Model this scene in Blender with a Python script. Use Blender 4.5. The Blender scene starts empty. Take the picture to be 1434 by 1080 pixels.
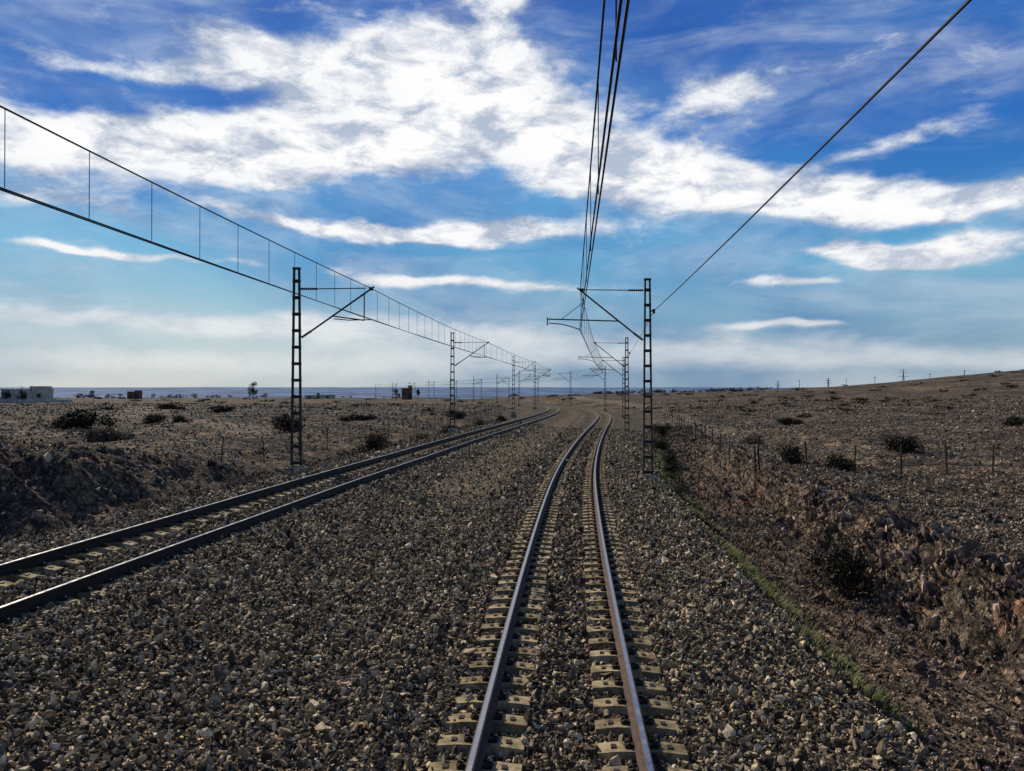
import bpy, bmesh, math, random
import numpy as np
from mathutils import Vector, Matrix
random.seed(7); rng=np.random.default_rng(7)
scene=bpy.context.scene
COL=scene.collection
F=1100.0; CAMH=3.13

# ---------------------------------------------------------------- noise
def _h(ix,iy,s):
    n=(ix.astype(np.int64)*374761393+iy.astype(np.int64)*668265263+s*974711)&0xffffffff
    n=((n^(n>>13))*1274126177)&0xffffffff
    n=(n^(n>>16))&0xffffffff
    return n/4294967295.0
def vn(x,y,s=0):
    ix=np.floor(x);iy=np.floor(y);fx=x-ix;fy=y-iy
    fx=fx*fx*(3-2*fx);fy=fy*fy*(3-2*fy)
    a=_h(ix,iy,s);b=_h(ix+1,iy,s);c=_h(ix,iy+1,s);d=_h(ix+1,iy+1,s)
    return (a*(1-fx)+b*fx)*(1-fy)+(c*(1-fx)+d*fx)*fy
def fbm(x,y,s=0,o=4):
    t=0;a=.5;n=0
    for i in range(o):
        t=t+a*vn(x,y,s+i*17);n+=a;a*=.5;x=x*2.03+3.1;y=y*2.03+1.7
    return t/n
def ss(v,a,b):
    t=np.clip((v-a)/(b-a),0,1);return t*t*(3-2*t)

# ---------------------------------------------------------------- alignment
_ys=np.arange(-120,1300,.5)
_pts=[(-120,-7),(-40,-2.6),(-10,-.65),(0,-.05),(6.5,.37),(9.8,.6),(16.2,1.1),(30.7,2.4),(47.8,4.56),(66,7.1),(82,9.5),(101,12),(123,13.7),(142,13.8),(165,12),(200,7),(250,-4),(300,-18),(400,-52),(600,-130),(900,-260),(1300,-430)]
_xs=np.interp(_ys,[p[0] for p in _pts],[p[1] for p in _pts])
_k=np.exp(-np.arange(-30,30.5,.5)**2/(2*6.0**2));_k/=_k.sum()
_xp=np.pad(_xs,60,mode='reflect',reflect_type='odd')
_xs=np.convolve(_xp,_k,mode='valid')[:len(_ys)]
def Xc(y): return np.interp(y,_ys,_xs)
def OFF(y): return np.interp(y,[-50,0,10,17,24,33,60,100,200],[8.4,8.1,7.87,7.62,7.42,7.12,6.9,6.9,6.6])
def XL(y): return Xc(y)-OFF(y)

RIDX=[-200,-20,67,114,138,169,220,400,3000];RIDZ=[-.2,.9,2.9,4.8,6.8,10,14,22,32]
def gz(x,y,detail=True):
    x=np.asarray(x,float);y=np.asarray(y,float)
    u=x-Xc(y);v=x-XL(y)
    w=(fbm(x*.35,y*.35,5)-.5)*1.6
    uw=u+w*ss(u,5,7)
    zr1=np.interp(uw,[-1.5,1.5,2.9,3.3,4.8,5.6,6.9,7.4,8.0,8.4,12,20],[-.25,-.25,-.36,-.5,-1.6,-1.7,-1.5,-1.3,-.42,-.20,-.34,-.4])
    zr2=np.interp(uw,[-1.5,1.5,2.9,4.3,5.2,7.0,9,12,20],[-.25,-.25,-.36,-.6,-.65,-.5,-.42,-.38,-.4])
    t=ss(y,32,70);zr=zr1*(1-t)+zr2*t
    vw=v+w*ss(-v,4.5,6)
    zl=np.interp(-vw,[-1.5,1.5,2.8,4.4,5.4,7,10,20],[.17,.22,.12,-.3,-.36,-.05,.45,.6])
    tt=np.clip((-1.5-u)/(OFF(y)-3.0),0,1)
    mid=-.25+(.42)*tt -.05*np.sin(tt*math.pi)
    z=np.where(u>=-1.5,zr,np.where(v<=1.5,zl,mid))
    mm=ss(-vw,5.6,7.4)*(1-ss(y+2*w,24,33))
    z=z+mm*(1.2-.02*np.clip(-v-9,0,20))
    if detail:
        z=z+mm*(fbm(x*.8,y*.8,31,5)-.5)*1.3*(1-ss(-v,13,18)*.6)
        z=z-mm*np.abs(fbm(x*1.1,y*1.6,33,4)-.5)*1.4*(1-ss(-v,11,14))
        bank=ss(uw,6.2,7.5)*(1-ss(uw,8.6,10.5))*(1-ss(y,40,70))
        z=z+bank*(np.abs(fbm(x*1.7+y*.5,y*.8-x*.2,41,5)-.5)*-2.0+.14)
        side=np.maximum(ss(u,9,14),ss(-v,8,14))
        z=z+side*(fbm(x*.12,y*.12,51,5)-.5)*.7
        z=z+side*(fbm(x*.5,y*.5,53,4)-.5)*.35
        slope=np.maximum(ss(u,3.8,5),ss(-v,3.5,5))*(1-ss(y,60,120))
        z=z+slope*(fbm(x*2.2,y*2.2,61,4)-.5)*.32
        bal=(1-ss(u,3,4))*(1-ss(-v,3,4))
        z=z+bal*(fbm(x*.9,y*.9,71,3)-.5)*.09
    rid=np.interp(x,RIDX,RIDZ)
    z=z+ss(u,8,20)*(rid+.4)*ss(y,60,260)*(1-ss(y,262,430))
    far=np.interp(y,[300,700,1600,4000,9500,14000],[0,-4,-17,-10,50,64])
    und=(fbm(x*.002,y*.002,91,4)-.5)*12*ss(y,800,3000)
    z=z+far+und
    return z
def g(x,y): return float(gz(np.array([x]),np.array([y]))[0])

# ---------------------------------------------------------------- node helpers
def newmat(name,base=(.5,.5,.5),rough=.8,metal=0.0,spec=.3):
    m=bpy.data.materials.new(name);m.use_nodes=True
    b=m.node_tree.nodes['Principled BSDF']
    b.inputs['Base Color'].default_value=(*base,1);b.inputs['Roughness'].default_value=rough
    b.inputs['Metallic'].default_value=metal;b.inputs['Specular IOR Level'].default_value=spec
    return m,m.node_tree,b
def nd(nt,t,**kw):
    n=nt.nodes.new(t)
    for k,v in kw.items(): setattr(n,k,v)
    return n
def setin(nt,sock,v):
    if isinstance(v,bpy.types.NodeSocket): nt.links.new(v,sock)
    elif v is not None: sock.default_value=v
def mth(nt,op,a,b=None,c=None,clamp=False):
    n=nd(nt,'ShaderNodeMath',operation=op);n.use_clamp=clamp
    setin(nt,n.inputs[0],a);setin(nt,n.inputs[1],b)
    if c is not None:setin(nt,n.inputs[2],c)
    return n.outputs[0]
def noise(nt,vec,scale,detail=4,rough=.55,dist=0):
    n=nd(nt,'ShaderNodeTexNoise');setin(nt,n.inputs['Vector'],vec)
    n.inputs['Scale'].default_value=scale;n.inputs['Detail'].default_value=detail
    n.inputs['Roughness'].default_value=rough;n.inputs['Distortion'].default_value=dist
    return n
def ramp(nt,fac,stops):
    n=nd(nt,'ShaderNodeValToRGB');cr=n.color_ramp
    while len(cr.elements)<len(stops): cr.elements.new(.5)
    for e,(p,c) in zip(cr.elements,stops):
        e.position=p;e.color=(*c,1) if len(c)==3 else c
    setin(nt,n.inputs[0],fac);return n.outputs[0]
def mix(nt,f,a,b,bt='MIX'):
    n=nd(nt,'ShaderNodeMix',data_type='RGBA',blend_type=bt)
    setin(nt,n.inputs[0],f);setin(nt,n.inputs[6],a if isinstance(a,bpy.types.NodeSocket) else (*a,1))
    setin(nt,n.inputs[7],b if isinstance(b,bpy.types.NodeSocket) else (*b,1));return n.outputs[2]
def mapr(nt,v,a,b,c=0,d=1,smooth=True):
    n=nd(nt,'ShaderNodeMapRange');n.interpolation_type='SMOOTHSTEP' if smooth else 'LINEAR'
    setin(nt,n.inputs[0],v)
    for i,q in zip((1,2,3,4),(a,b,c,d)):n.inputs[i].default_value=q
    return n.outputs[0]

# ---------------------------------------------------------------- mesh builder
class MB:
    def __init__(s): s.v=[];s.f=[];s.m=[]
    def add(s,vs,fs,mi=0):
        o=len(s.v);s.v+= [tuple(p) for p in vs];s.f+=[tuple(i+o for i in f) for f in fs];s.m+=[mi]*len(fs)
    def box(s,c,sz,mi=0,rot=None,taper=1.0):
        hx,hy,hz=sz[0]/2,sz[1]/2,sz[2]/2;vs=[]
        for z,t in((-hz,1),(hz,taper)):
            for x,y in((-hx,-hy),(hx,-hy),(hx,hy),(-hx,hy)):
                p=Vector((x*t,y*t,z))
                if rot is not None:p=rot@p
                vs.append(Vector(c)+p)
        s.add(vs,[(3,2,1,0),(4,5,6,7),(0,1,5,4),(1,2,6,5),(2,3,7,6),(3,0,4,7)],mi)
    def tube(s,pts,r,mi=0,n=6,caps=True):
        pts=[Vector(p) for p in pts];o=len(s.v);L=len(pts)
        rs=r if isinstance(r,(list,tuple)) else [r]*L
        for i,p in enumerate(pts):
            t=(pts[min(i+1,L-1)]-pts[max(i-1,0)]).normalized()
            a=Vector((0,0,1)) if abs(t.z)<.9 else Vector((1,0,0))
            b=t.cross(a).normalized();c=t.cross(b).normalized()
            for k in range(n):
                an=2*math.pi*k/n;s.v.append(tuple(p+(b*math.cos(an)+c*math.sin(an))*rs[i]))
        for i in range(L-1):
            for k in range(n):
                k2=(k+1)%n
                s.f.append((o+i*n+k,o+i*n+k2,o+(i+1)*n+k2,o+(i+1)*n+k));s.m.append(mi)
        if caps:
            s.f.append(tuple(o+k for k in range(n)));s.m.append(mi)
            s.f.append(tuple(o+(L-1)*n+k for k in range(n))[::-1]);s.m.append(mi)
    def obj(s,name,mats,parent=None,smooth=False,col=None):
        me=bpy.data.meshes.new(name);me.from_pydata(s.v,[],s.f)
        for m in mats: me.materials.append(m)
        me.polygons.foreach_set('material_index',s.m)
        if smooth: me.polygons.foreach_set('use_smooth',[True]*len(s.f))
        me.update()
        ob=bpy.data.objects.new(name,me);(col or COL).objects.link(ob)
        if parent:ob.parent=parent
        return ob
def empty(name,loc=(0,0,0)):
    e=bpy.data.objects.new(name,None);e.location=loc;e.empty_display_size=.3;COL.objects.link(e);return e

# ---------------------------------------------------------------- materials
def ground_material():
    m,nt,b=newmat('ground_mat',rough=.95,spec=.15)
    tc=nd(nt,'ShaderNodeTexCoord').outputs['Object']
    geo=nd(nt,'ShaderNodeNewGeometry')
    at=nd(nt,'ShaderNodeVertexColor',layer_name='zone')
    sep=nd(nt,'ShaderNodeSeparateColor');nt.links.new(at.outputs[0],sep.inputs[0])
    R,G,B=sep.outputs
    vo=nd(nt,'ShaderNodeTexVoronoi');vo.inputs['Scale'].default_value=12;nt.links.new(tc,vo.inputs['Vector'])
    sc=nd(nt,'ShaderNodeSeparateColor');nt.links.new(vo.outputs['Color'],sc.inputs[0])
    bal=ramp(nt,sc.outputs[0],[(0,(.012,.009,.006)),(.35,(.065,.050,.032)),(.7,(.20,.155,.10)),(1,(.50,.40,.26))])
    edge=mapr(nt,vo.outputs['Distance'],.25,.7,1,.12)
    bal=mix(nt,edge,(.006,.005,.004),bal)  # shadow gaps between stones painted near-black at the cell borders
    nbig=noise(nt,tc,.35,3)
    bal=mix(nt,mapr(nt,nbig.outputs[0],.4,.65,0,.6),bal,mix(nt,1.0,bal,(1.5,1.3,1.0),'MULTIPLY'))
    n1=noise(nt,tc,.06,4,.6);n2=noise(nt,tc,1.1,5,.75);n3=noise(nt,tc,7,3,.7)
    bal=mix(nt,B,bal,mix(nt,1.0,mix(nt,.4,bal,(.32,.235,.15)),ramp(nt,n3.outputs[0],[(.36,(.35,.33,.3)),(.6,(1.3,1.3,1.25))]),'MULTIPLY'))
    d=ramp(nt,n1.outputs[0],[(.3,(.066,.048,.031)),(.5,(.112,.081,.054)),(.7,(.18,.132,.09))])
    d2=ramp(nt,n2.outputs[0],[(.38,(.14,.13,.12)),(.5,(.75,.73,.70)),(.62,(1.9,1.85,1.7))])
    d=mix(nt,1.0,d,d2,'MULTIPLY')
    d3=ramp(nt,n3.outputs[0],[(.36,(.10,.10,.10)),(.5,(.8,.8,.8)),(.64,(2.3,2.2,2.0))])
    d=mix(nt,.9,d,d3,'MULTIPLY')
    mp=nd(nt,'ShaderNodeMapping');nt.links.new(tc,mp.inputs[0]);mp.inputs['Scale'].default_value=(.22,.9,1)
    n4=noise(nt,mp.outputs[0],.35,5,.75,.6)
    d=mix(nt,mapr(nt,n4.outputs[0],.48,.56,0,.85),d,(.020,.017,.012))
    n5=noise(nt,tc,.9,3,.6);mp2=nd(nt,'ShaderNodeMapping');nt.links.new(tc,mp2.inputs[0])
    mp2.inputs['Scale'].default_value=(6,1.5,1.2);mp2.inputs['Rotation'].default_value=(.3,.4,.5)
    n6=noise(nt,mp2.outputs[0],1.6,5,.8)
    rk=ramp(nt,n6.outputs[0],[(.40,(.010,.008,.006)),(.5,(.085,.063,.045)),(.63,(.30,.22,.155))])
    rk=mix(nt,mapr(nt,n5.outputs[0],.52,.68),rk,mix(nt,1.0,rk,(1.25,.88,.70),'MULTIPLY'))
    rk=mix(nt,.6,rk,d3,'MULTIPLY')
    c=mix(nt,G,d,rk)
    c=mix(nt,mth(nt,'MULTIPLY',B,.75),c,mix(nt,.5,(.28,.22,.16),d))
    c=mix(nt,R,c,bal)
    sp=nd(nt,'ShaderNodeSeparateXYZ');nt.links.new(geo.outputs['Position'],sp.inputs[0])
    nf=noise(nt,tc,.0035,4,.65);haze_col=ramp(nt,nf.outputs[0],[(.4,(.028,.055,.12)),(.6,(.10,.18,.31))])
    c=mix(nt,mapr(nt,sp.outputs[1],420,1500,0,1),c,haze_col)  # aerial haze painted into the base colour, bluer with world Y
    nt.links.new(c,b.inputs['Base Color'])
    h=mth(nt,'MULTIPLY',n3.outputs[0],.9);h=mth(nt,'ADD',h,mth(nt,'MULTIPLY',n6.outputs[0],G))
    h=mth(nt,'ADD',h,n2.outputs[0])
    h2=mth(nt,'ADD',mth(nt,'MULTIPLY',sc.outputs[1],.7),mth(nt,'MULTIPLY',edge,.5))
    hm=nd(nt,'ShaderNodeMix');nt.links.new(R,hm.inputs[0]);nt.links.new(h,hm.inputs[2]);nt.links.new(h2,hm.inputs[3])
    bp=nd(nt,'ShaderNodeBump');bp.inputs['Distance'].default_value=.15;bp.inputs['Strength'].default_value=1.0
    nt.links.new(hm.outputs[0],bp.inputs['Height']);nt.links.new(bp.outputs[0],b.inputs['Normal'])
    return m
def stone_material(name,stops,sc=2.5,rough=.85):
    m,nt,b=newmat(name,rough=rough,spec=.3)
    oi=nd(nt,'ShaderNodeObjectInfo');tc=nd(nt,'ShaderNodeTexCoord').outputs['Object']
    c=ramp(nt,oi.outputs['Random'],stops)
    n=noise(nt,tc,sc,3,.65)
    c=mix(nt,.8,c,ramp(nt,n.outputs[0],[(.3,(.45,.43,.4)),(.65,(1.35,1.3,1.2))]),'MULTIPLY')
    nt.links.new(c,b.inputs['Base Color']);return m
M_ground=ground_material()
M_bal=stone_material('ballast_stone_mat',[(0,(.022,.017,.011)),(.28,(.065,.05,.032)),(.5,(.15,.115,.072)),(.7,(.28,.215,.13)),(.88,(.45,.35,.215)),(1,(.66,.54,.36))])
M_fld=stone_material('field_stone_mat',[(0,(.02,.015,.01)),(.4,(.08,.058,.04)),(.7,(.19,.142,.098)),(1,(.44,.35,.25))],2)
M_rock=stone_material('schist_rock_mat',[(0,(.025,.018,.013)),(.4,(.10,.07,.05)),(.7,(.21,.14,.10)),(.9,(.34,.235,.17)),(1,(.46,.37,.29))],2)

def conc(name,c1,c2,sc):
    m,nt,b=newmat(name,rough=.9,spec=.2);tc=nd(nt,'ShaderNodeTexCoord').outputs['Object']
    n=noise(nt,tc,sc,5,.7);c=ramp(nt,n.outputs[0],[(.3,c1),(.62,c2)])
    n2=noise(nt,tc,.9,2);c=mix(nt,1.0,c,ramp(nt,n2.outputs[0],[(.35,(.7,.68,.62)),(.65,(1.1,1.08,1))]),'MULTIPLY')
    n3=noise(nt,tc,3.1,3);c=mix(nt,1.0,c,ramp(nt,n3.outputs[0],[(.38,(.55,.52,.45)),(.6,(1.05,1.05,1))]),'MULTIPLY')
    nt.links.new(c,b.inputs['Base Color'])
    bp=nd(nt,'ShaderNodeBump');bp.inputs['Distance'].default_value=.012;nt.links.new(n.outputs[0],bp.inputs['Height']);nt.links.new(bp.outputs[0],b.inputs['Normal'])
    return m
M_conc=conc('sleeper_concrete',(.10,.078,.047),(.43,.345,.215),9)
M_plinth=conc('plinth_concrete',(.12,.11,.09),(.32,.29,.25),4)
M_wall=conc('rendered_wall',(.42,.40,.37),(.65,.62,.58),1.2)
M_wall2=conc('clay_wall',(.16,.075,.045),(.28,.14,.09),1.2)
M_head,nt,b=newmat('rail_head_steel',(.42,.41,.40),.3,1.0)
tc=nd(nt,'ShaderNodeTexCoord').outputs['Object'];n=noise(nt,tc,5,4,.7)
nt.links.new(mapr(nt,n.outputs[0],.3,.7,.22,.45),b.inputs['Roughness'])
M_rust,nt,b=newmat('rail_rust',(.08,.04,.025),.75)
tc=nd(nt,'ShaderNodeTexCoord').outputs['Object'];n=noise(nt,tc,7,4,.7)
nt.links.new(ramp(nt,n.outputs[0],[(.3,(.014,.010,.008)),(.7,(.10,.046,.026))]),b.inputs['Base Color'])
M_rail2,nt,b=newmat('rail_dark_steel',(.020,.016,.014),.6,.3)
M_clip,_,_=newmat('fastening_steel',(.035,.024,.017),.6,.6)
M_mast,nt,b=newmat('mast_steel',(.035,.033,.032),.65,.2)
tc=nd(nt,'ShaderNodeTexCoord').outputs['Object'];n=noise(nt,tc,5,4,.7)
nt.links.new(ramp(nt,n.outputs[0],[(.35,(.014,.012,.011)),(.7,(.05,.043,.039))]),b.inputs['Base Color'])
M_wire,_,_=newmat('wire_copper_dark',(.012,.012,.014),.7,.2)
M_insul,_,_=newmat('insulator_brown',(.03,.014,.01),.35)
M_post,_,_=newmat('fence_post_mat',(.03,.024,.02),.85)
M_glass,_,_=newmat('dark_opening',(.015,.017,.02),.3)
def leafmat(name,c1,c2,c3):
    m,nt,b=newmat(name,rough=.8,spec=.15);tc=nd(nt,'ShaderNodeTexCoord').outputs['Object']
    n=noise(nt,tc,2.6,3,.7);nt.links.new(ramp(nt,n.outputs[0],[(.3,c1),(.5,c2),(.7,c3)]),b.inputs['Base Color']);return m
M_leaf=leafmat('scrub_leaf',(.008,.008,.004),(.018,.018,.009),(.042,.037,.020))
M_dry=leafmat('dry_scrub',(.05,.038,.025),(.11,.085,.06),(.19,.15,.10))
M_green=leafmat('weed_green',(.03,.038,.012),(.09,.10,.034),(.22,.20,.09))
M_tree=leafmat('tree_leaf',(.012,.016,.009),(.025,.032,.018),(.045,.055,.03))
M_bark,_,_=newmat('bark',(.05,.038,.03),.9)

# ---------------------------------------------------------------- ground sheet
def geomseq(a,b,s,k):
    o=[a]
    while o[-1]<b: o.append(o[-1]+s);s*=k
    return o
us=list(np.arange(-17,14,.12))
right=geomseq(14,9500,.2,1.06);left=[-17-(q-14) for q in geomseq(14,9500,.2,1.06)[1:]][::-1]
us=np.array(left+us+right)
vs=np.array(list(np.arange(-60,0,2))+list(np.arange(0,5,.5))+list(np.arange(5,34,.12))+geomseq(34,13000,.16,1.022))
def xcg(y): return Xc(np.clip(y,-120,300))
YY,UU=np.meshgrid(vs,us,indexing='ij')
XX=UU+xcg(YY)
ZZ=gz(XX,YY)
nr,nc=XX.shape
verts=np.stack([XX,YY,ZZ],-1).reshape(-1,3)
ii,jj=np.meshgrid(np.arange(nr-1),np.arange(nc-1),indexing='ij');a=(ii*nc+jj).ravel()
faces=np.stack([a,a+1,a+nc+1,a+nc],1)
me=bpy.data.meshes.new('ground')
me.vertices.add(len(verts));me.vertices.foreach_set('co',verts.ravel())
me.loops.add(faces.size);me.loops.foreach_set('vertex_index',faces.ravel())
me.polygons.add(len(faces));me.polygons.foreach_set('loop_start',np.arange(len(faces))*4)
me.polygons.foreach_set('use_smooth',np.ones(len(faces),bool))
me.update(calc_edges=True);me.validate()
X=XX.ravel();Y=YY.ravel();U=X-Xc(Y);V=X-XL(Y)
jit=(fbm(X*.8,Y*.8,101)-.5)*1.2
R=(1-ss(U+jit*.6,4.1,4.8))*(1-ss(-V+jit,3.6,4.6))
def distseg(x,y,P):
    d=np.full(x.shape,1e9)
    for (ax,ay),(bx,by) in zip(P[:-1],P[1:]):
        t=np.clip(((x-ax)*(bx-ax)+(y-ay)*(by-ay))/((bx-ax)**2+(by-ay)**2),0,1)
        d=np.minimum(d,np.hypot(x-ax-t*(bx-ax),y-ay-t*(by-ay)))
    return d
p1=distseg(X,Y,[(12.4,42),(14.8,52),(19,80),(24,115),(26.5,145),(25,180),(18,230)])
p2=distseg(X,Y,[(-16,52),(-24,60),(-39,78),(-54,116),(-62,170)])
strip=(1-ss(np.abs(U+3.6+jit),.5,1.7))*ss(Y,12,26)*.8
Bm=np.maximum(.7*(1-ss(p1+jit,.8,2.2)),.8*(1-ss(p2+jit,1.2,2.8)))
Bm=np.maximum(Bm,strip)
G=ss(U+jit,4.8,6)*(1-ss(U+jit,8.6,10.5))*(1-ss(Y,45,75))
G=np.maximum(G,.7*ss(-V+jit,5,7)*(1-ss(-V,14,20))*(1-ss(Y,26,36)))
colr=np.stack([R,G,Bm,np.ones_like(R)],1).astype(np.float32)
ca=me.color_attributes.new('zone','FLOAT_COLOR','POINT');ca.data.foreach_set('color',colr.ravel())
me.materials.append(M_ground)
ground=bpy.data.objects.new('ground',me);COL.objects.link(ground)

# ---------------------------------------------------------------- stones
def stone_set(name,mat,n,flat,seed):
    c=bpy.data.collections.new(name);r=random.Random(seed)
    for i in range(n):
        bm=bmesh.new()
        for k in range(11):
            v=Vector((r.gauss(0,1),r.gauss(0,1),r.gauss(0,1))).normalized()*r.uniform(.75,1)
            bm.verts.new((v.x*r.uniform(.9,1.1),v.y*.75,v.z*flat))
        bmesh.ops.convex_hull(bm,input=bm.verts)
        for v in [v for v in bm.verts if not v.link_faces]: bm.verts.remove(v)
        me=bpy.data.meshes.new(name);bm.to_mesh(me);bm.free();me.materials.append(mat)
        c.objects.link(bpy.data.objects.new('stone_shape',me))
    return c
def scatter(name,xs,ys,size,coll,zoff=0.0,tilt=3.14,seed=0,zs=None,rot=None):
    r=np.random.default_rng(seed);n=len(xs)
    zs=gz(xs,ys) if zs is None else zs
    me=bpy.data.meshes.new(name);me.vertices.add(n)
    me.vertices.foreach_set('co',np.stack([xs,ys,zs+zoff*size],1).ravel())
    if rot is None: rot=np.stack([r.uniform(-tilt,tilt,n),r.uniform(-tilt,tilt,n),r.uniform(-3.14,3.14,n)],1)
    a=me.attributes.new('rot','FLOAT_VECTOR','POINT');a.data.foreach_set('vector',rot.astype(np.float32).ravel())
    a=me.attributes.new('scl','FLOAT','POINT');a.data.foreach_set('value',size.astype(np.float32))
    ob=bpy.data.objects.new(name,me);COL.objects.link(ob)
    ng=bpy.data.node_groups.new(name,'GeometryNodeTree')
    ng.interface.new_socket('Geometry',in_out='INPUT',socket_type='NodeSocketGeometry')
    ng.interface.new_socket('Geometry',in_out='OUTPUT',socket_type='NodeSocketGeometry')
    gi=ng.nodes.new('NodeGroupInput');go=ng.nodes.new('NodeGroupOutput')
    mp=ng.nodes.new('GeometryNodeMeshToPoints')
    ip=ng.nodes.new('GeometryNodeInstanceOnPoints');ci=ng.nodes.new('GeometryNodeCollectionInfo')
    ci.inputs['Collection'].default_value=coll;ci.inputs['Separate Children'].default_value=True;ci.inputs['Reset Children'].default_value=True
    ip.inputs['Pick Instance'].default_value=True
    ar=ng.nodes.new('GeometryNodeInputNamedAttribute');ar.data_type='FLOAT_VECTOR';ar.inputs['Name'].default_value='rot'
    asc=ng.nodes.new('GeometryNodeInputNamedAttribute');asc.data_type='FLOAT';asc.inputs['Name'].default_value='scl'
    e2r=ng.nodes.new('FunctionNodeEulerToRotation')
    L=ng.links.new
    L(gi.outputs[0],mp.inputs['Mesh']);L(mp.outputs[0],ip.inputs['Points']);L(ci.outputs[0],ip.inputs['Instance'])
    L(ar.outputs['Attribute'],e2r.inputs[0]);L(e2r.outputs[0],ip.inputs['Rotation']);L(asc.outputs['Attribute'],ip.inputs['Scale'])
    L(ip.outputs[0],go.inputs[0])
    md=ob.modifiers.new('scatter','NODES');md.node_group=ng
    return ob
C_bal=stone_set('ballast_shapes',M_bal,8,.45,1)
C_fld=stone_set('field_shapes',M_fld,6,.5,2)
C_rock=stone_set('rock_shapes',M_rock,7,.32,3)

def rand_region(y0,y1,u0,u1,dens):
    n=int((y1-y0)*(u1-u0)*dens);y=rng.uniform(y0,y1,n);u=rng.uniform(u0,u1,n);return u+Xc(y),y
XS=[];YS=[];SZ=[]
for y0,y1,dn,s in((4.8,9,500,.034),(9,15,390,.037),(15,24,230,.042),(24,40,105,.052),(40,70,38,.064)):
    x,y=rand_region(y0,y1,-12.4,4.7,dn)
    u=x-Xc(y);v=x-XL(y)
    keep=(u<4.6)&(v>-4.4)&(np.abs(x)<.72*y+1.0)
    keep&=~((np.abs(u+3.6)<1.1)&(y>22)&(rng.random(len(x))<.65))
    x=x[keep];y=y[keep]
    XS.append(x);YS.append(y);SZ.append(s*np.exp(rng.normal(0,.36,len(x))))
XS=np.concatenate(XS);YS=np.concatenate(YS);SZ=np.concatenate(SZ)
u=XS-Xc(YS);v=XS-XL(YS)
nearrail=np.minimum(np.abs(np.abs(u)-.75),np.abs(np.abs(v)-.75))<.1
XS=XS[~nearrail];YS=YS[~nearrail];SZ=SZ[~nearrail]
u=XS-Xc(YS);v=XS-XL(YS)
insl=(np.minimum(np.abs(np.abs(u)-.75),np.abs(np.abs(v)-.75))<.38)
zz=gz(XS,YS)+rng.uniform(-.2,1.2,len(XS))*SZ*np.where(insl,.45,1)
scatter('ballast_gravel',XS,YS,SZ,C_bal,0,3.14,11,zs=zz)
x,y=rand_region(5,30,4.4,13,180);k=(np.abs(x)<.72*y+1);x=x[k];y=y[k]
s=.034*np.exp(rng.normal(0,.45,len(x)))
x2,y2=rand_region(30,60,4.2,12,45);x=np.concatenate([x,x2]);y=np.concatenate([y,y2]);s=np.concatenate([s,.05*np.exp(rng.normal(0,.4,len(x2)))])
scatter('ditch_rubble',x,y,s,C_fld,0.1,3.14,12)
x,y=rand_region(6,40,5.4,10.5,8);uu=x-Xc(y)
s=.065*np.exp(rng.normal(0,.5,len(x)))
scatter('schist_outcrop_rocks',x,y,s,C_rock,.1,1.3,13)
def slabs(name,n,y0,y1,u0,u1,s,seed):
    r=np.random.default_rng(seed);y=r.uniform(y0,y1,n);x=Xc(y)+r.uniform(u0,u1,n)
    k=fbm(x*1.3,y*.9,77,3)>.46;x=x[k];y=y[k];n=len(x)
    rot=np.stack([r.normal(1.25,.25,n),r.normal(.2,.3,n),r.normal(.5,.3,n)],1)
    scatter(name,x,y,s*np.exp(r.normal(0,.4,n)),C_rock,.0,0,seed,rot=rot)
slabs('tilted_schist_slabs',2200,12,27,6.9,8.5,.13,21)
slabs('tilted_schist_slabs',300,7.5,11,4.9,6.8,.10,22)
n=12000;y=rng.uniform(10,32,n);x=XL(y)-rng.uniform(3.6,16,n)
scatter('embankment_rubble',x,y,.04*np.exp(rng.normal(0,.6,n)),C_fld,.1,3.14,14)
def plain_pts(n,y0,y1,side):
    y=y0*(y1/y0)**rng.uniform(0,1,n)
    if side>0: x=Xc(y)+9+(.72*y-Xc(y)-7)*rng.uniform(0,1,n)
    else: x=XL(y)-7-(.72*y+XL(y)-5)*rng.uniform(0,1,n)
    return x,y
x,y=plain_pts(26000,14,160,1);x2,y2=plain_pts(20000,28,160,-1)
x=np.concatenate([x,x2]);y=np.concatenate([y,y2])
scatter('field_stones',x,y,(.03+.0011*y)*np.exp(rng.normal(0,.35,len(x))),C_fld,0.1,3.14,15)

# ---------------------------------------------------------------- foliage
def leaf_blob(mb,c,rx,ry,rz,n,ls,mi=0,r=random,clumps=9,up=True):
    cl=[]
    for i in range(clumps):
        a=r.uniform(0,6.283);q=r.uniform(0,.75)
        zz=r.uniform(.15,.75) if up else r.uniform(-.6,.7)
        cl.append((math.cos(a)*q*rx,math.sin(a)*q*ry,zz*rz,r.uniform(.28,.5)))
    for i in range(n):
        cx,cy,cz,cr=r.choice(cl)
        d=Vector((r.gauss(0,1),r.gauss(0,1),r.gauss(0,1))).normalized()*(r.random()**.5)
        p=Vector((c[0]+cx+d.x*cr*rx,c[1]+cy+d.y*cr*ry,c[2]+cz+d.z*cr*rz))
        if up and p.z<c[2]: p.z=c[2]+r.random()*.1*rz
        a1=Vector((r.gauss(0,1),r.gauss(0,1),r.gauss(0,1))).normalized();a2=a1.cross(Vector((r.gauss(0,1),r.gauss(0,1),r.gauss(0,1)))).normalized()
        l=ls*r.uniform(.6,1.5)
        mb.add([p-a1*l,p+a2*l*.45,p+a1*l,],[(0,1,2)],mi)
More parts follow.
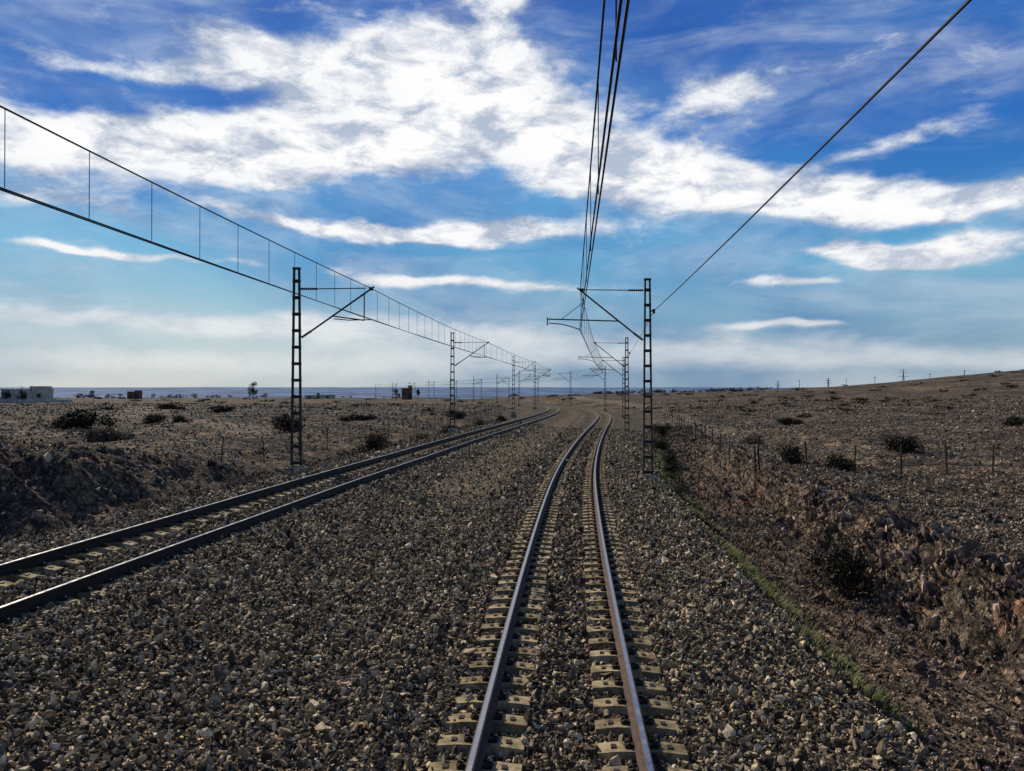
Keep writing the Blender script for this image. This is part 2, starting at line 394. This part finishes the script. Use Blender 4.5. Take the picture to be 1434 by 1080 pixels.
def bush(x,y,w,h,mat,n=700,name='scrub_bush'):
    r=random.Random(int(x*100+y*7));z=g(x,y)-.05;mb=MB()
    for i in range(9):
        a=r.uniform(0,6.28);e=Vector((x+math.cos(a)*w*.35*r.random(),y+math.sin(a)*w*.35*r.random(),z+h*r.uniform(.4,.9)))
        mb.tube([(x,y,z-.1),(x*.6+e.x*.4,y*.6+e.y*.4,z+h*.25),e],[.03,.018,.008],1,4)
    leaf_blob(mb,(x,y,z),w*.55,w*.55,h,n,max(.04,w*.042),0,r,13)
    mb.obj(name,[mat,M_bark])
for b_ in [(-29.3,53.5,4.2,1.2,0),(-21.3,41,2.8,.6,1),(-28.9,63,2.3,.8,0),(-26.4,63,1.6,.6,0),(-14.4,50.6,2.4,1.3,0),(-7.6,43,2.1,1.25,0),
           (-14.4,73,3.6,.7,0),(-34,92,3.4,.8,0),(-48,110,4,.9,0),(-6,84,2.4,.9,0),
           (13.3,37.3,1.7,.85,0),(14.5,34.9,1.7,.8,0),(22.4,44.6,2.6,1.05,0),(16,52,1.8,.6,1),(48,75,3.2,.9,0),(30,85,3,.7,0),
           (7.6,17.9,1.7,1.5,0),(6.5,30.5,.9,.75,1),(8.1,40,1.1,.9,0),(9.3,46,1.2,1,0),(10.2,54,1.5,1.1,0),(12.6,66,1.6,1.2,0),(7.4,37,.8,.5,2),
           (-8.5,33,.9,.5,1),(-6.0,52,1.3,.7,2),(-4.9,61,1.4,.9,0),(-3,72,1.5,.9,2),(-1.2,84,1.6,.9,0)]:
    bush(b_[0],b_[1],b_[2],b_[3],(M_leaf,M_dry,M_green)[b_[4]],2000)
mb=MB();r=random.Random(5)
for i in range(230):
    y=95*(330/95)**r.random()
    if r.random()<.6: x=float(Xc(y))+12+(.7*y-12-float(Xc(y)))*r.random()
    else: x=float(XL(y))-9-(.7*y)*r.random()
    w=r.uniform(.5,1.6)*(1+y/160);leaf_blob(mb,(x,y,g(x,y)-.08),w*1.0,w*.6,w*.2,60,w*.12,0,r,4)
mb.obj('scattered_scrub',[M_leaf])
def grass(name,pts,mat,h):
    mb=MB();r=random.Random(3)
    for (x,y,s) in pts:
        z=g(x,y)
        for k in range(9):
            a=r.uniform(0,6.28);l=h*s*r.uniform(.5,1.2);q=Vector((math.cos(a),math.sin(a),0));o=Vector((x,y,z-.01))+q*r.uniform(0,.06)
            pz=Vector((-q.y,q.x,0))*.006*(1+y/14)
            mid=o+q*l*.25+Vector((0,0,l*.6));tip=o+q*l*.7+Vector((0,0,l*.9))
            mb.add([o-pz,o+pz,mid+pz*.8,mid-pz*.8,tip],[(0,1,2,3),(3,2,4)])
    mb.obj(name,[mat])
pts=[]
for i in range(4600):
    y=9+(55-9)*random.random()
    if fbm(np.array([y*.7]),np.array([1.0]),3)[0]<.42: continue
    pts.append((float(Xc(y))+4.35+random.gauss(0,.26),y,random.uniform(.6,1.5)))
grass('ditch_weeds',pts,M_green,.15)
pts=[]
for i in range(1500):
    y=random.uniform(14,90);pts.append((float(XL(y))-random.uniform(3.7,6),y,random.uniform(.6,1.5)))
for i in range(1500):
    y=random.uniform(14,80);pts.append((float(Xc(y))+random.uniform(4.5,9),y,random.uniform(.6,1.5)))
grass('dry_grass',pts,M_dry,.2)

# ---------------------------------------------------------------- tracks
def track(fun,zin,zout,y_end,matH,matS,name):
    root=empty(name)
    def P(y,o):
        dx=(float(fun(y+.25))-float(fun(y-.25)))/.5;l=math.hypot(1,dx)
        return float(fun(y))+o/l, y-o*dx/l, dx
    def zo(o): t=(o+.75)/1.5;return zout*(1-t)+zin*t
    prof=[(-.070,-.172),(-.070,-.160),(-.012,-.140),(-.009,-.045),(-.034,-.034),(-.036,-.010),(-.022,-.001),(.022,-.001),(.036,-.010),(.034,-.034),(.009,-.045),(.012,-.140),(.070,-.160),(.070,-.172)]
    ys=list(np.arange(-6,60,1.0))+list(np.arange(60,500,3.0))
    ys=[y for y in ys if y<y_end]
    for nm,o in(('rail_left',-.75),('rail_right',.75)):
        mb=MB();n=len(prof)
        for y in ys:
            x,yy,dx=P(y,o);l=math.hypot(1,dx);z=zo(o)
            for a,c in prof: mb.v.append((x+a/l,yy-a*dx/l,z+c))
        for i in range(len(ys)-1):
            for k in range(n):
                k2=(k+1)%n;mb.f.append((i*n+k,i*n+k2,(i+1)*n+k2,(i+1)*n+k));mb.m.append(0 if k==6 else 1)
        ob=mb.obj(nm,[matH,matS],root)
    mb=MB();cb=MB();y=-3.0
    r=random.Random(9)
    while y<min(y_end,230):
        for o in(-.75,.75):
            x,yy,dx=P(y,o);rot=Matrix.Rotation(-math.atan(dx)+r.uniform(-.03,.03),3,'Z')@Matrix.Rotation(math.atan((zout-zin)/1.5)+r.uniform(-.012,.012),3,'Y')
            z=zo(o);c=Vector((x,yy+r.uniform(-.015,.015),z-.172))
            def q(px,py,pz): return c+rot@Vector((px,py,pz))
            hw=.41;hd=.12
            vs=[q(-hw-.02,-hd-.03,-.22),q(hw+.02,-hd-.03,-.22),q(hw+.02,hd+.03,-.22),q(-hw-.02,hd+.03,-.22),
                q(-hw,-hd+.015,-.026),q(-.2,-hd+.012,-.004),q(.2,-hd+.012,-.004),q(hw,-hd+.015,-.026),
                q(hw,hd-.015,-.026),q(.2,hd-.012,-.004),q(-.2,hd-.012,-.004),q(-hw,hd-.015,-.026)]
            mb.add(vs,[(0,1,7,6,5,4),(3,11,10,9,8,2),(4,5,10,11),(5,6,9,10),(6,7,8,9),(0,4,11,3),(1,2,8,7),(3,2,1,0)])
            if y<75:
                for sgn in(-1,1):
                    cb.box(q(sgn*.115,0,.012),(.085,.10,.022),0,rot)
                    cb.box(q(sgn*.135,0,.035),(.035,.035,.04),0,rot)
                    cb.box(q(sgn*.26,0,-.008),(.05,.07,.02),0,rot)
                    cb.tube([q(sgn*.075,-.05,.02),q(sgn*.12,-.045,.04),q(sgn*.165,0,.015),q(sgn*.12,.045,.04),q(sgn*.075,.05,.02)],.009,0,4)
        if y<60:
            x1,y1,_=P(y,-.4);x2,y2,_=P(y,.4)
            cb.tube([(x1,y1,zo(-.4)-.235),(x2,y2,zo(.4)-.235)],.02,0,4)
        y+=.52
    mb.obj('sleeper_blocks',[M_conc],root);cb.obj('rail_fastenings',[M_clip],root)
    return root
track(Xc,0,0,480,M_head,M_rust,'railway_track')
track(XL,.40,.50,480,M_head,M_rail2,'railway_track.001')

# ---------------------------------------------------------------- catenary masts
def mast(x,y,zb,zt,side,zoff,style,far=False,heading=0.0):
    root=empty('catenary_mast',(x,y,zb))
    R=Matrix.Rotation(heading,3,'Z')
    def q(a,d,z): return R@Vector((a*side,d,z))
    H=zt-zb
    mb=MB()
    w0,w1=.40,.24;cw=.06;dp=.14
    for s in(-1,1):
        b0=s*(w0-cw)/2;b1=s*(w1-cw)/2
        vs=[]
        for zz,bb in((0,b0),(H,b1)):
            for ax,dd in((-cw/2,-dp/2),(cw/2,-dp/2),(cw/2,dp/2),(-cw/2,dp/2)): vs.append(q(bb+ax,dd,zz))
        mb.add(vs,[(3,2,1,0),(4,5,6,7),(0,1,5,4),(1,2,6,5),(2,3,7,6),(3,0,4,7)])
    z=.25
    while z<H-.1:
        w=w0+(w1-w0)*z/H
        for dd in(-dp/2-.006,dp/2+.006):
            mb.box(q(0,dd,z),(w+.01,.012,.11),0,R)
        z+=.60
    mb.box(q(0,0,H-.03),(w1+.03,dp+.04,.07),0,R)
    mb.obj('lattice_post',[M_mast],root)
    pb=MB();pb.box((0,0,-.15),(.75,.65,.5),0,R,.9);pb.box((0,0,.13),(.5,.4,.06),0,R);pb.obj('plinth',[M_plinth],root)
    ab=MB();ib=MB();Z=lambda zz:zz-zb+zoff
    k=1.0 if not far else 1.3
    ztie=7.12
    def insul(p0,p1,rr=.055):
        p0=Vector(p0);p1=Vector(p1);n=15;pp=[];rs=[]
        for i in range(n+1):
            pp.append(p0.lerp(p1,i/n));rs.append(rr if i%2 else rr*.45)
        ib.tube(pp,rs,0,8)
    if style=='R':
        insul(q(.16,0,Z(ztie)),q(.75,0,Z(ztie)));ab.tube([q(.7,0,Z(ztie)),q(2.55,0,Z(ztie+.02))],.02*k,0,6)
        insul(q(.18,0,Z(5.15)),q(.55,0,Z(5.43)),.06)
        ab.tube([q(.5,0,Z(5.39)),q(2.78,0,Z(7.22))],.034*k,0,6)
        ab.tube([q(1.15,0,Z(5.9)),q(3.95,0,Z(5.98))],.028*k,0,6)
        ab.tube([q(3.95,0,Z(6.05)),q(3.95,0,Z(5.72))],.024,0,6)
        ab.tube([q(3.9,0,Z(5.82)),q(3.4,0,Z(5.78)),q(3.0,0,Z(5.68)),q(2.66,0,Z(5.56))],.022,0,6)
        ab.tube([q(3.4,0,Z(5.97)),q(2.55,0,Z(6.62))],.013,0,5)
        ab.box(q(2.6,0,Z(7.13)),(.14,.08,.12),0,R)
    else:
        insul(q(.14,0,Z(ztie)),q(.75,0,Z(ztie)));ab.tube([q(.7,0,Z(ztie)),q(2.5,0,Z(ztie+.02))],.02*k,0,6)
        insul(q(.18,0,Z(5.35)),q(.52,0,Z(5.58)),.06)
        ab.tube([q(.48,0,Z(5.55)),q(2.82,0,Z(7.2))],.034*k,0,6)
        ab.tube([q(1.3,0,Z(6.13)),q(2.42,0,Z(5.98))],.026*k,0,6)
        ab.tube([q(2.45,0,Z(6.98)),q(2.45,0,Z(5.95))],.018*k,0,6)
        ab.tube([q(1.35,0,Z(6.03)),q(1.9,0,Z(5.98)),q(2.72,0,Z(6.0))],.02,0,6)
        ab.box(q(2.7,0,Z(7.12)),(.14,.08,.12),0,R)
    ab.obj('cantilever',[M_mast],root);ib.obj('insulators',[M_insul],root)
    if style=='R':
        fb=MB();fb.tube([q(-.1,0,6.3-zb),q(-.3,0,6.3-zb)],.03,0,6);fb.tube([q(-.24,0,6.38-zb),q(-.26,0,6.2-zb)],.05,0,8);fb.obj('feeder_clamp',[M_mast],root)
RY=[-4,31,65,102,140,176,212,248,285,322,360,400,440]
RX={-4:2.68,31:5.35,65:9.5,102:14.5,140:16.6}
Rw=[];Rf=[]
for y in RY:
    x=RX.get(y,float(Xc(y))+2.7);zb=-.32
    mast(x,y,zb,7.58,-1,0,'R',y>100)
    Rw.append((x-2.66,y));Rf.append((x+(.25 if y>0 else .12),y))
LY=[-5,28.5,60,100,134,170,206,242,280,318,356,396,436]
LX={-5:-10.25,28.5:-7.82,60:-4.55,100:.2,134:3.9}
Lw=[]
for y in LY:
    x=LX.get(y,float(XL(y))-3.0);zb=.28 if y<50 else .15
    mast(x,y,zb,7.62,1,-.27,'L',y>100)
    Lw.append((x+2.7,y))
def span(mb,p0,p1,sag,r,n=16):
    p0=Vector(p0);p1=Vector(p1);pp=[]
    for i in range(n+1):
        t=i/n;p=p0.lerp(p1,t);p.z-=4*sag*t*(1-t);pp.append(p)
    mb.tube(pp,r,0,5,False)
def catenary(W,zm,zc,name,nd_=19,second=.035,s2=.08):
    root=empty(name);mw=MB();cw=MB();hw=MB()
    for i,((x0,y0),(x1,y1)) in enumerate(zip(W[:-1],W[1:])):
        rr=.014 if y0<50 else .018
        span(mw,(x0,y0,zm),(x1,y1,zm),.14,rr)
        span(cw,(x0-second,y0,zc),(x1-second,y1,zc),.02,rr*.85);span(cw,(x0+second,y0,zc),(x1+second,y1,zc),s2,rr*.85)
        n=nd_ if y0<50 else 12
        if y0<200:
            for k in range(n):
                t=(k+.5)/n;x=x0+(x1-x0)*t;y=y0+(y1-y0)*t
                hw.tube([(x,y,zm-.56*t*(1-t)),(x,y,zc-.02)],.0065 if y0<50 else .008,0,4)
    mw.obj('messenger_wire',[M_wire],root);cw.obj('contact_wires',[M_wire],root);hw.obj('droppers',[M_wire],root)
catenary(Rw,7.16,5.56,'overhead_line',9,.022,.03);catenary(Lw,6.87,5.74,'overhead_line',19,.05)
fw=MB()
for (x0,y0),(x1,y1) in zip(Rf[:-1],Rf[1:]): span(fw,(x0,y0,6.3),(x1,y1,6.3),.1,.015 if y0<20 else .012)
fw.obj('feeder_wire',[M_wire])

# ---------------------------------------------------------------- fences
def fence(name,P,h=1.25,r=.035):
    mb=MB();rr=random.Random(len(P));tops=[]
    for x,y in P:
        z=g(x,y);lx,ly=rr.gauss(0,.06),rr.gauss(0,.05);hh=h*rr.uniform(.85,1.08)
        mb.tube([(x,y,z-.2),(x+lx*.5,y+ly*.5,z+hh*.5),(x+lx,y+ly,z+hh)],r*rr.uniform(.8,1.2),0,5);tops.append((x,y,z,lx,ly,hh))
    for a,b in zip(tops[:-1],tops[1:]):
        for t in(.3,.6,.92):
            span(mb,(a[0]+a[3]*t,a[1]+a[4]*t,a[2]+a[5]*t),(b[0]+b[3]*t,b[1]+b[4]*t,b[2]+b[5]*t),.02,.006,4)
    mb.obj(name,[M_post])
fence('wire_fence',[(float(Xc(y))+7.7,y) for y in np.arange(34.2,100,3.6)],1.25,.045)
fence('wire_fence',[(10.7+i*2.15,34.0+i*.22) for i in range(16)],1.3,.045)
fence('wire_fence',[(float(XL(y))-6.2-(.02*y),y) for y in np.arange(31,120,4.0)],1.1,.03)

# ---------------------------------------------------------------- trees/buildings far
def tree(x,y,h,w,name='tree',n=900):
    r=random.Random(int(x*13+y));z=g(x,y);mb=MB()
    mb.tube([(x,y,z-.2),(x+.1,y,z+h*.3),(x,y+.1,z+h*.6)],[h*.03,h*.022,h*.012],1,6)
    for i in range(6):
        a=r.uniform(0,6.28);zz=z+h*r.uniform(.25,.5)
        mb.tube([(x,y,zz),(x+math.cos(a)*w*.3,y+math.sin(a)*w*.3,zz+h*.22)],[h*.012,h*.005],1,4)
    leaf_blob(mb,(x,y,z+h*.6),w*.5,w*.5,h*.45,n,h*.045,0,r,12,False)
    mb.obj(name,[M_tree,M_bark])
tree(-82.5,250,5.6,3.4);tree(-35,238,3.4,3);tree(-77,245,2.2,3);tree(-103.5,166,3.4,2.6);tree(-97,182,2.6,2.6);tree(-28.5,238,3.2,2.2);tree(-107.5,167,2.6,2.2)
def treerow(name,P,h,n=60):
    mb=MB();r=random.Random(17)
    for x,y in P:
        z=g(x,y);hh=h*r.uniform(.5,1.3);mb.tube([(x,y,z-.2),(x,y,z+hh*.5)],[.14,.08],1,4)
        leaf_blob(mb,(x,y,z+hh*.35),hh*.9,hh*.7,hh*.4,n,hh*.13,0,r,6,False)
    mb.obj(name,[M_tree,M_bark])
r=random.Random(2)
treerow('distant_tree_row',[(-165+i*2.0+r.uniform(-1,1),290+r.uniform(-8,8)) for i in range(30)],1.9,90)
treerow('distant_tree_row',[(-98+i*7+r.gauss(0,5),300+r.uniform(-8,8)) for i in range(14)],1.4,80)
treerow('olive_grove',[(30+r.uniform(0,58),285+r.uniform(-12,25)) for i in range(90)],1.7,80)
def house(name,x,y,w,d,h,mat,rot=0):
    root=empty(name,(x,y,g(x,y)-.1));root.rotation_euler=(0,0,rot)
    mb=MB();mb.box((0,0,h/2),(w,d,h));mb.box((w*.3,0,h+h*.15+.002),(w*.36,d*.9,h*.3))
    mb.obj('walls',[mat],root)
    rb=MB()
    for sx,sy,cx,cy in((w+.2,.2,0,-d/2-.02),(w+.2,.2,0,d/2+.02)): rb.box((cx,cy,h+.12),(sx,sy,.26))
    for sx in(-1,1): rb.box((sx*(w/2+.02),0,h+.12),(.2,d-.2,.26))
    rb.obj('parapet_roof',[mat],root)
    wb=MB();k=max(2,int(w/2.6))
    for i in range(k):
        cx=-w/2+(i+.5)*w/k
        if i==k//2: wb.box((cx,-d/2-.01,1.05),(.95,.06,2.1))
        else: wb.box((cx,-d/2-.01,h*.58),(.8,.06,.9))
    wb.obj('door_and_windows',[M_glass],root)
house('village_house',-106,172,8.5,6,2.8,M_wall,.3)
house('clay_house',-121,252,3.5,4,2.2,M_wall2,.2)
house('clay_house',-31,232,3.0,3,3.4,M_wall2,.1)
house('village_house',-64,262,9,5,1.2,M_wall,0)
house('village_house',172,256,4,4,4.0,M_wall,0)
mb=MB();mb.box((0,0,1.0),(16,.3,2.0));o=mb.obj('boundary_wall',[M_wall]);o.location=(-98,160,g(-98,160)-1.2);o.rotation_euler=(0,0,.1)
def pylon(x,y,zt):
    z=g(x,y);mb=MB();H=zt-z
    for sx in(-1,1):
        for sy in(-1,1): mb.tube([(x+sx*H*.09,y+sy*H*.09,z),(x+sx*.25,y+sy*.25,z+H*.75),(x,y,z+H)],[.16,.12,.1],0,4)
    n=9
    for i in range(n):
        t0=i/n*.78;t1=(i+1)/n*.78;a=H*.09*(1-t0)+.2;b=H*.09*(1-t1)+.2
        mb.tube([(x-a,y,z+H*t0),(x+b,y,z+H*t1)],.09,0,4);mb.tube([(x+a,y,z+H*t0),(x-b,y,z+H*t1)],.09,0,4)
    for t,w in((.75,.17),(.86,.13),(.95,.1)): mb.tube([(x-H*w,y,z+H*t),(x+H*w,y,z+H*t)],.12,0,4)
    mb.obj('power_pylon',[M_mast])
pylon(299,600,20.5);pylon(282,700,15.5);pylon(237,700,13)
def pole(x,y,zt):
    z=g(x,y);mb=MB();mb.tube([(x,y,z-.3),(x,y,zt)],[.22,.14],0,5);mb.box((x,y,zt-.6),(2.2,.16,.16));mb.obj('utility_pole',[M_post])
for x,d,zt in((183,500,10.3),(193,480,10.5),(231,500,12.5),(266,500,14.5),(242,420,14.5),(264,620,13)): pole(x,d,zt)

# ---------------------------------------------------------------- sun + sky
EL=math.radians(38);AZ=math.radians(-42)
S=Vector((math.sin(AZ)*math.cos(EL),math.cos(AZ)*math.cos(EL),math.sin(EL)))
ld=bpy.data.lights.new('sun','SUN');ld.energy=5.0;ld.angle=math.radians(.5);ld.color=(1,.90,.72)
lo=bpy.data.objects.new('sun',ld);COL.objects.link(lo);lo.rotation_euler=S.to_track_quat('Z','Y').to_euler()
w=bpy.data.worlds.new('World');scene.world=w;w.use_nodes=True;nt=w.node_tree
try: w.cycles.sampling_method='NONE'
except Exception as e: print(e)
bg=nt.nodes['Background'];bg.inputs['Strength'].default_value=.1
sky=nd(nt,'ShaderNodeTexSky');sky.sky_type='NISHITA';sky.sun_disc=False;sky.sun_elevation=EL;sky.sun_rotation=AZ
sky.air_density=1.2;sky.dust_density=.6
tc=nd(nt,'ShaderNodeTexCoord').outputs['Generated']
sp=nd(nt,'ShaderNodeSeparateXYZ');nt.links.new(tc,sp.inputs[0])
az=mth(nt,'ARCTAN2',sp.outputs[0],sp.outputs[1]);el=mth(nt,'ARCSINE',sp.outputs[2])
cmb=nd(nt,'ShaderNodeCombineXYZ');nt.links.new(az,cmb.inputs[0]);nt.links.new(mth(nt,'MULTIPLY',el,2.2),cmb.inputs[1])
cv=cmb.outputs[0]
low=mapr(nt,el,.0,.2,.4,1)
wn=noise(nt,cv,4.0,4,.6)
wsx=nd(nt,'ShaderNodeSeparateColor');nt.links.new(wn.outputs['Color'],wsx.inputs[0])
azw=mth(nt,'ADD',az,mth(nt,'MULTIPLY',mth(nt,'SUBTRACT',wsx.outputs[0],.5),.18))
elw=mth(nt,'ADD',el,mth(nt,'MULTIPLY',mth(nt,'MULTIPLY',mth(nt,'SUBTRACT',wsx.outputs[1],.5),.08),low))
def dirn(px,py):
    a=math.atan2(px-717,F);return a,math.atan2(548-py,math.hypot(F,px-717))
blobs=[ # centre, half-size, weight, slope
 (80,190,170,46,1.25,.0),(300,208,150,36,1.2,.02),(500,205,210,44,1.3,.0),(760,195,200,50,1.25,.1),
 (430,78,190,42,1.0,.0),(610,85,150,56,1.0,.2),(690,20,55,90,.75,1.0),(600,140,220,38,.6,0),
 (150,75,190,15,.6,.02),
 (930,250,170,38,1.15,.12),(1150,262,190,26,1.1,.05),(1350,282,190,25,1.3,.02),
 (1300,348,190,18,1.5,.05),
 (1010,125,120,30,.7,-.1),(1190,205,140,16,.6,-.1),(1330,90,110,60,.4,.3),
 (480,322,150,13,.9,.05),(690,322,190,17,1.05,-.02),(790,262,80,14,.4,0),
 (650,400,230,12,.9,.04),(150,360,180,7,.85,.02),(80,280,130,22,.7,.0),(310,285,110,15,.55,.1),
 (200,448,420,20,.65,.015),(650,470,300,28,.6,.02),(1030,488,280,24,.5,0),(1090,400,100,8,.75,-.05),(1100,456,70,6,.9,0),(1240,370,70,7,.8,0),(1330,505,300,20,.5,0),
 (350,508,600,24,.7,0)]
F_=None
for px,py,rx,ry,wt,sl in blobs:
    a0,e0=dirn(px,py);a1,_=dirn(px+rx,py);am,_=dirn(px-rx,py);_,e1=dirn(px,py-ry);_,e2=dirn(px,py+ry)
    ia=2/abs(a1-am);ie=2/abs(e1-e2);t=-sl
    dx=mth(nt,'MULTIPLY_ADD',azw,ia,-a0*ia)
    dy=mth(nt,'MULTIPLY_ADD',elw,ie,-(e0-t*a0)*ie)
    if sl: dy=mth(nt,'MULTIPLY_ADD',azw,-t*ie,dy)
    q=mth(nt,'MULTIPLY_ADD',dy,dy,mth(nt,'MULTIPLY',dx,dx))
    e=mth(nt,'EXPONENT',mth(nt,'MULTIPLY',q,-1))
    F_=mth(nt,'MULTIPLY',e,wt) if F_ is None else mth(nt,'MULTIPLY_ADD',e,wt,F_)
fn=noise(nt,cv,9,8,.64,.3);fine=fn.outputs[0]
cmb2=nd(nt,'ShaderNodeCombineXYZ');nt.links.new(mth(nt,'MULTIPLY_ADD',el,.5,az),cmb2.inputs[0]);nt.links.new(mth(nt,'MULTIPLY',el,3.4),cmb2.inputs[1])
wsp=noise(nt,cmb2.outputs[0],4,6,.6,.7).outputs[0]
nz=mth(nt,'ADD',mth(nt,'MULTIPLY',mth(nt,'SUBTRACT',fine,.5),1.9),mth(nt,'MULTIPLY',mth(nt,'SUBTRACT',wsp,.5),.8))
den=mth(nt,'ADD',F_,mth(nt,'MULTIPLY',nz,low))
cover=mapr(nt,den,.12,.85)
thin=mth(nt,'MULTIPLY',mapr(nt,wsp,.38,.68),.48)
cover=mth(nt,'MAXIMUM',cover,thin)
cover=mth(nt,'MULTIPLY',cover,mapr(nt,el,.02,.16,.66,1))
ccol=ramp(nt,mapr(nt,den,.1,1.4,0,1,False),[(0,(.50,.60,.74)),(.35,(.74,.79,.86)),(.6,(.94,.95,.97)),(1,(1,1,1))])
sh=noise(nt,cv,12,6,.64,.3).outputs[0]
ccol=mix(nt,low,ccol,ramp(nt,sh,[(.38,(.46,.53,.66)),(.54,(1,1,1))]),'MULTIPLY')
ccol=mix(nt,mapr(nt,el,.0,.2,.7,0),ccol,(.80,.79,.77))
base=ramp(nt,mapr(nt,el,0,.6,0,1,False),[(0,(.46,.54,.60)),(.1,(.32,.50,.61)),(.27,(.10,.39,.67)),(.5,(.045,.25,.66)),(.8,(.028,.13,.49)),(1,(.022,.10,.40))])
def scale(c,s):
    n=nd(nt,'ShaderNodeVectorMath',operation='SCALE');nt.links.new(c,n.inputs[0]);n.inputs[3].default_value=s;return n.outputs[0]
bl=mix(nt,.88,sky.outputs[0],scale(base,10))
bn=noise(nt,cv,2.2,3,.5,.3).outputs[0]
bl=mix(nt,1.0,bl,ramp(nt,bn,[(.38,(.45,.60,.80)),(.6,(1.1,1.06,1.0))]),'MULTIPLY')
fin=mix(nt,cover,bl,scale(ccol,9.9))
fin=mix(nt,mapr(nt,el,-.02,-.002),(1.2,1.0,.8),fin)
nt.links.new(fin,bg.inputs['Color'])

# ---------------------------------------------------------------- camera
cd=bpy.data.cameras.new('camera');cam=bpy.data.objects.new('camera',cd);COL.objects.link(cam)
cd.sensor_width=36;cd.lens=36*F/1434;cd.clip_start=.05;cd.clip_end=40000
cam.location=(0,0,CAMH);cam.rotation_euler=(math.radians(90.42),0,0)
scene.camera=cam
scene.view_settings.view_transform='Standard';scene.view_settings.look='None';scene.view_settings.exposure=0
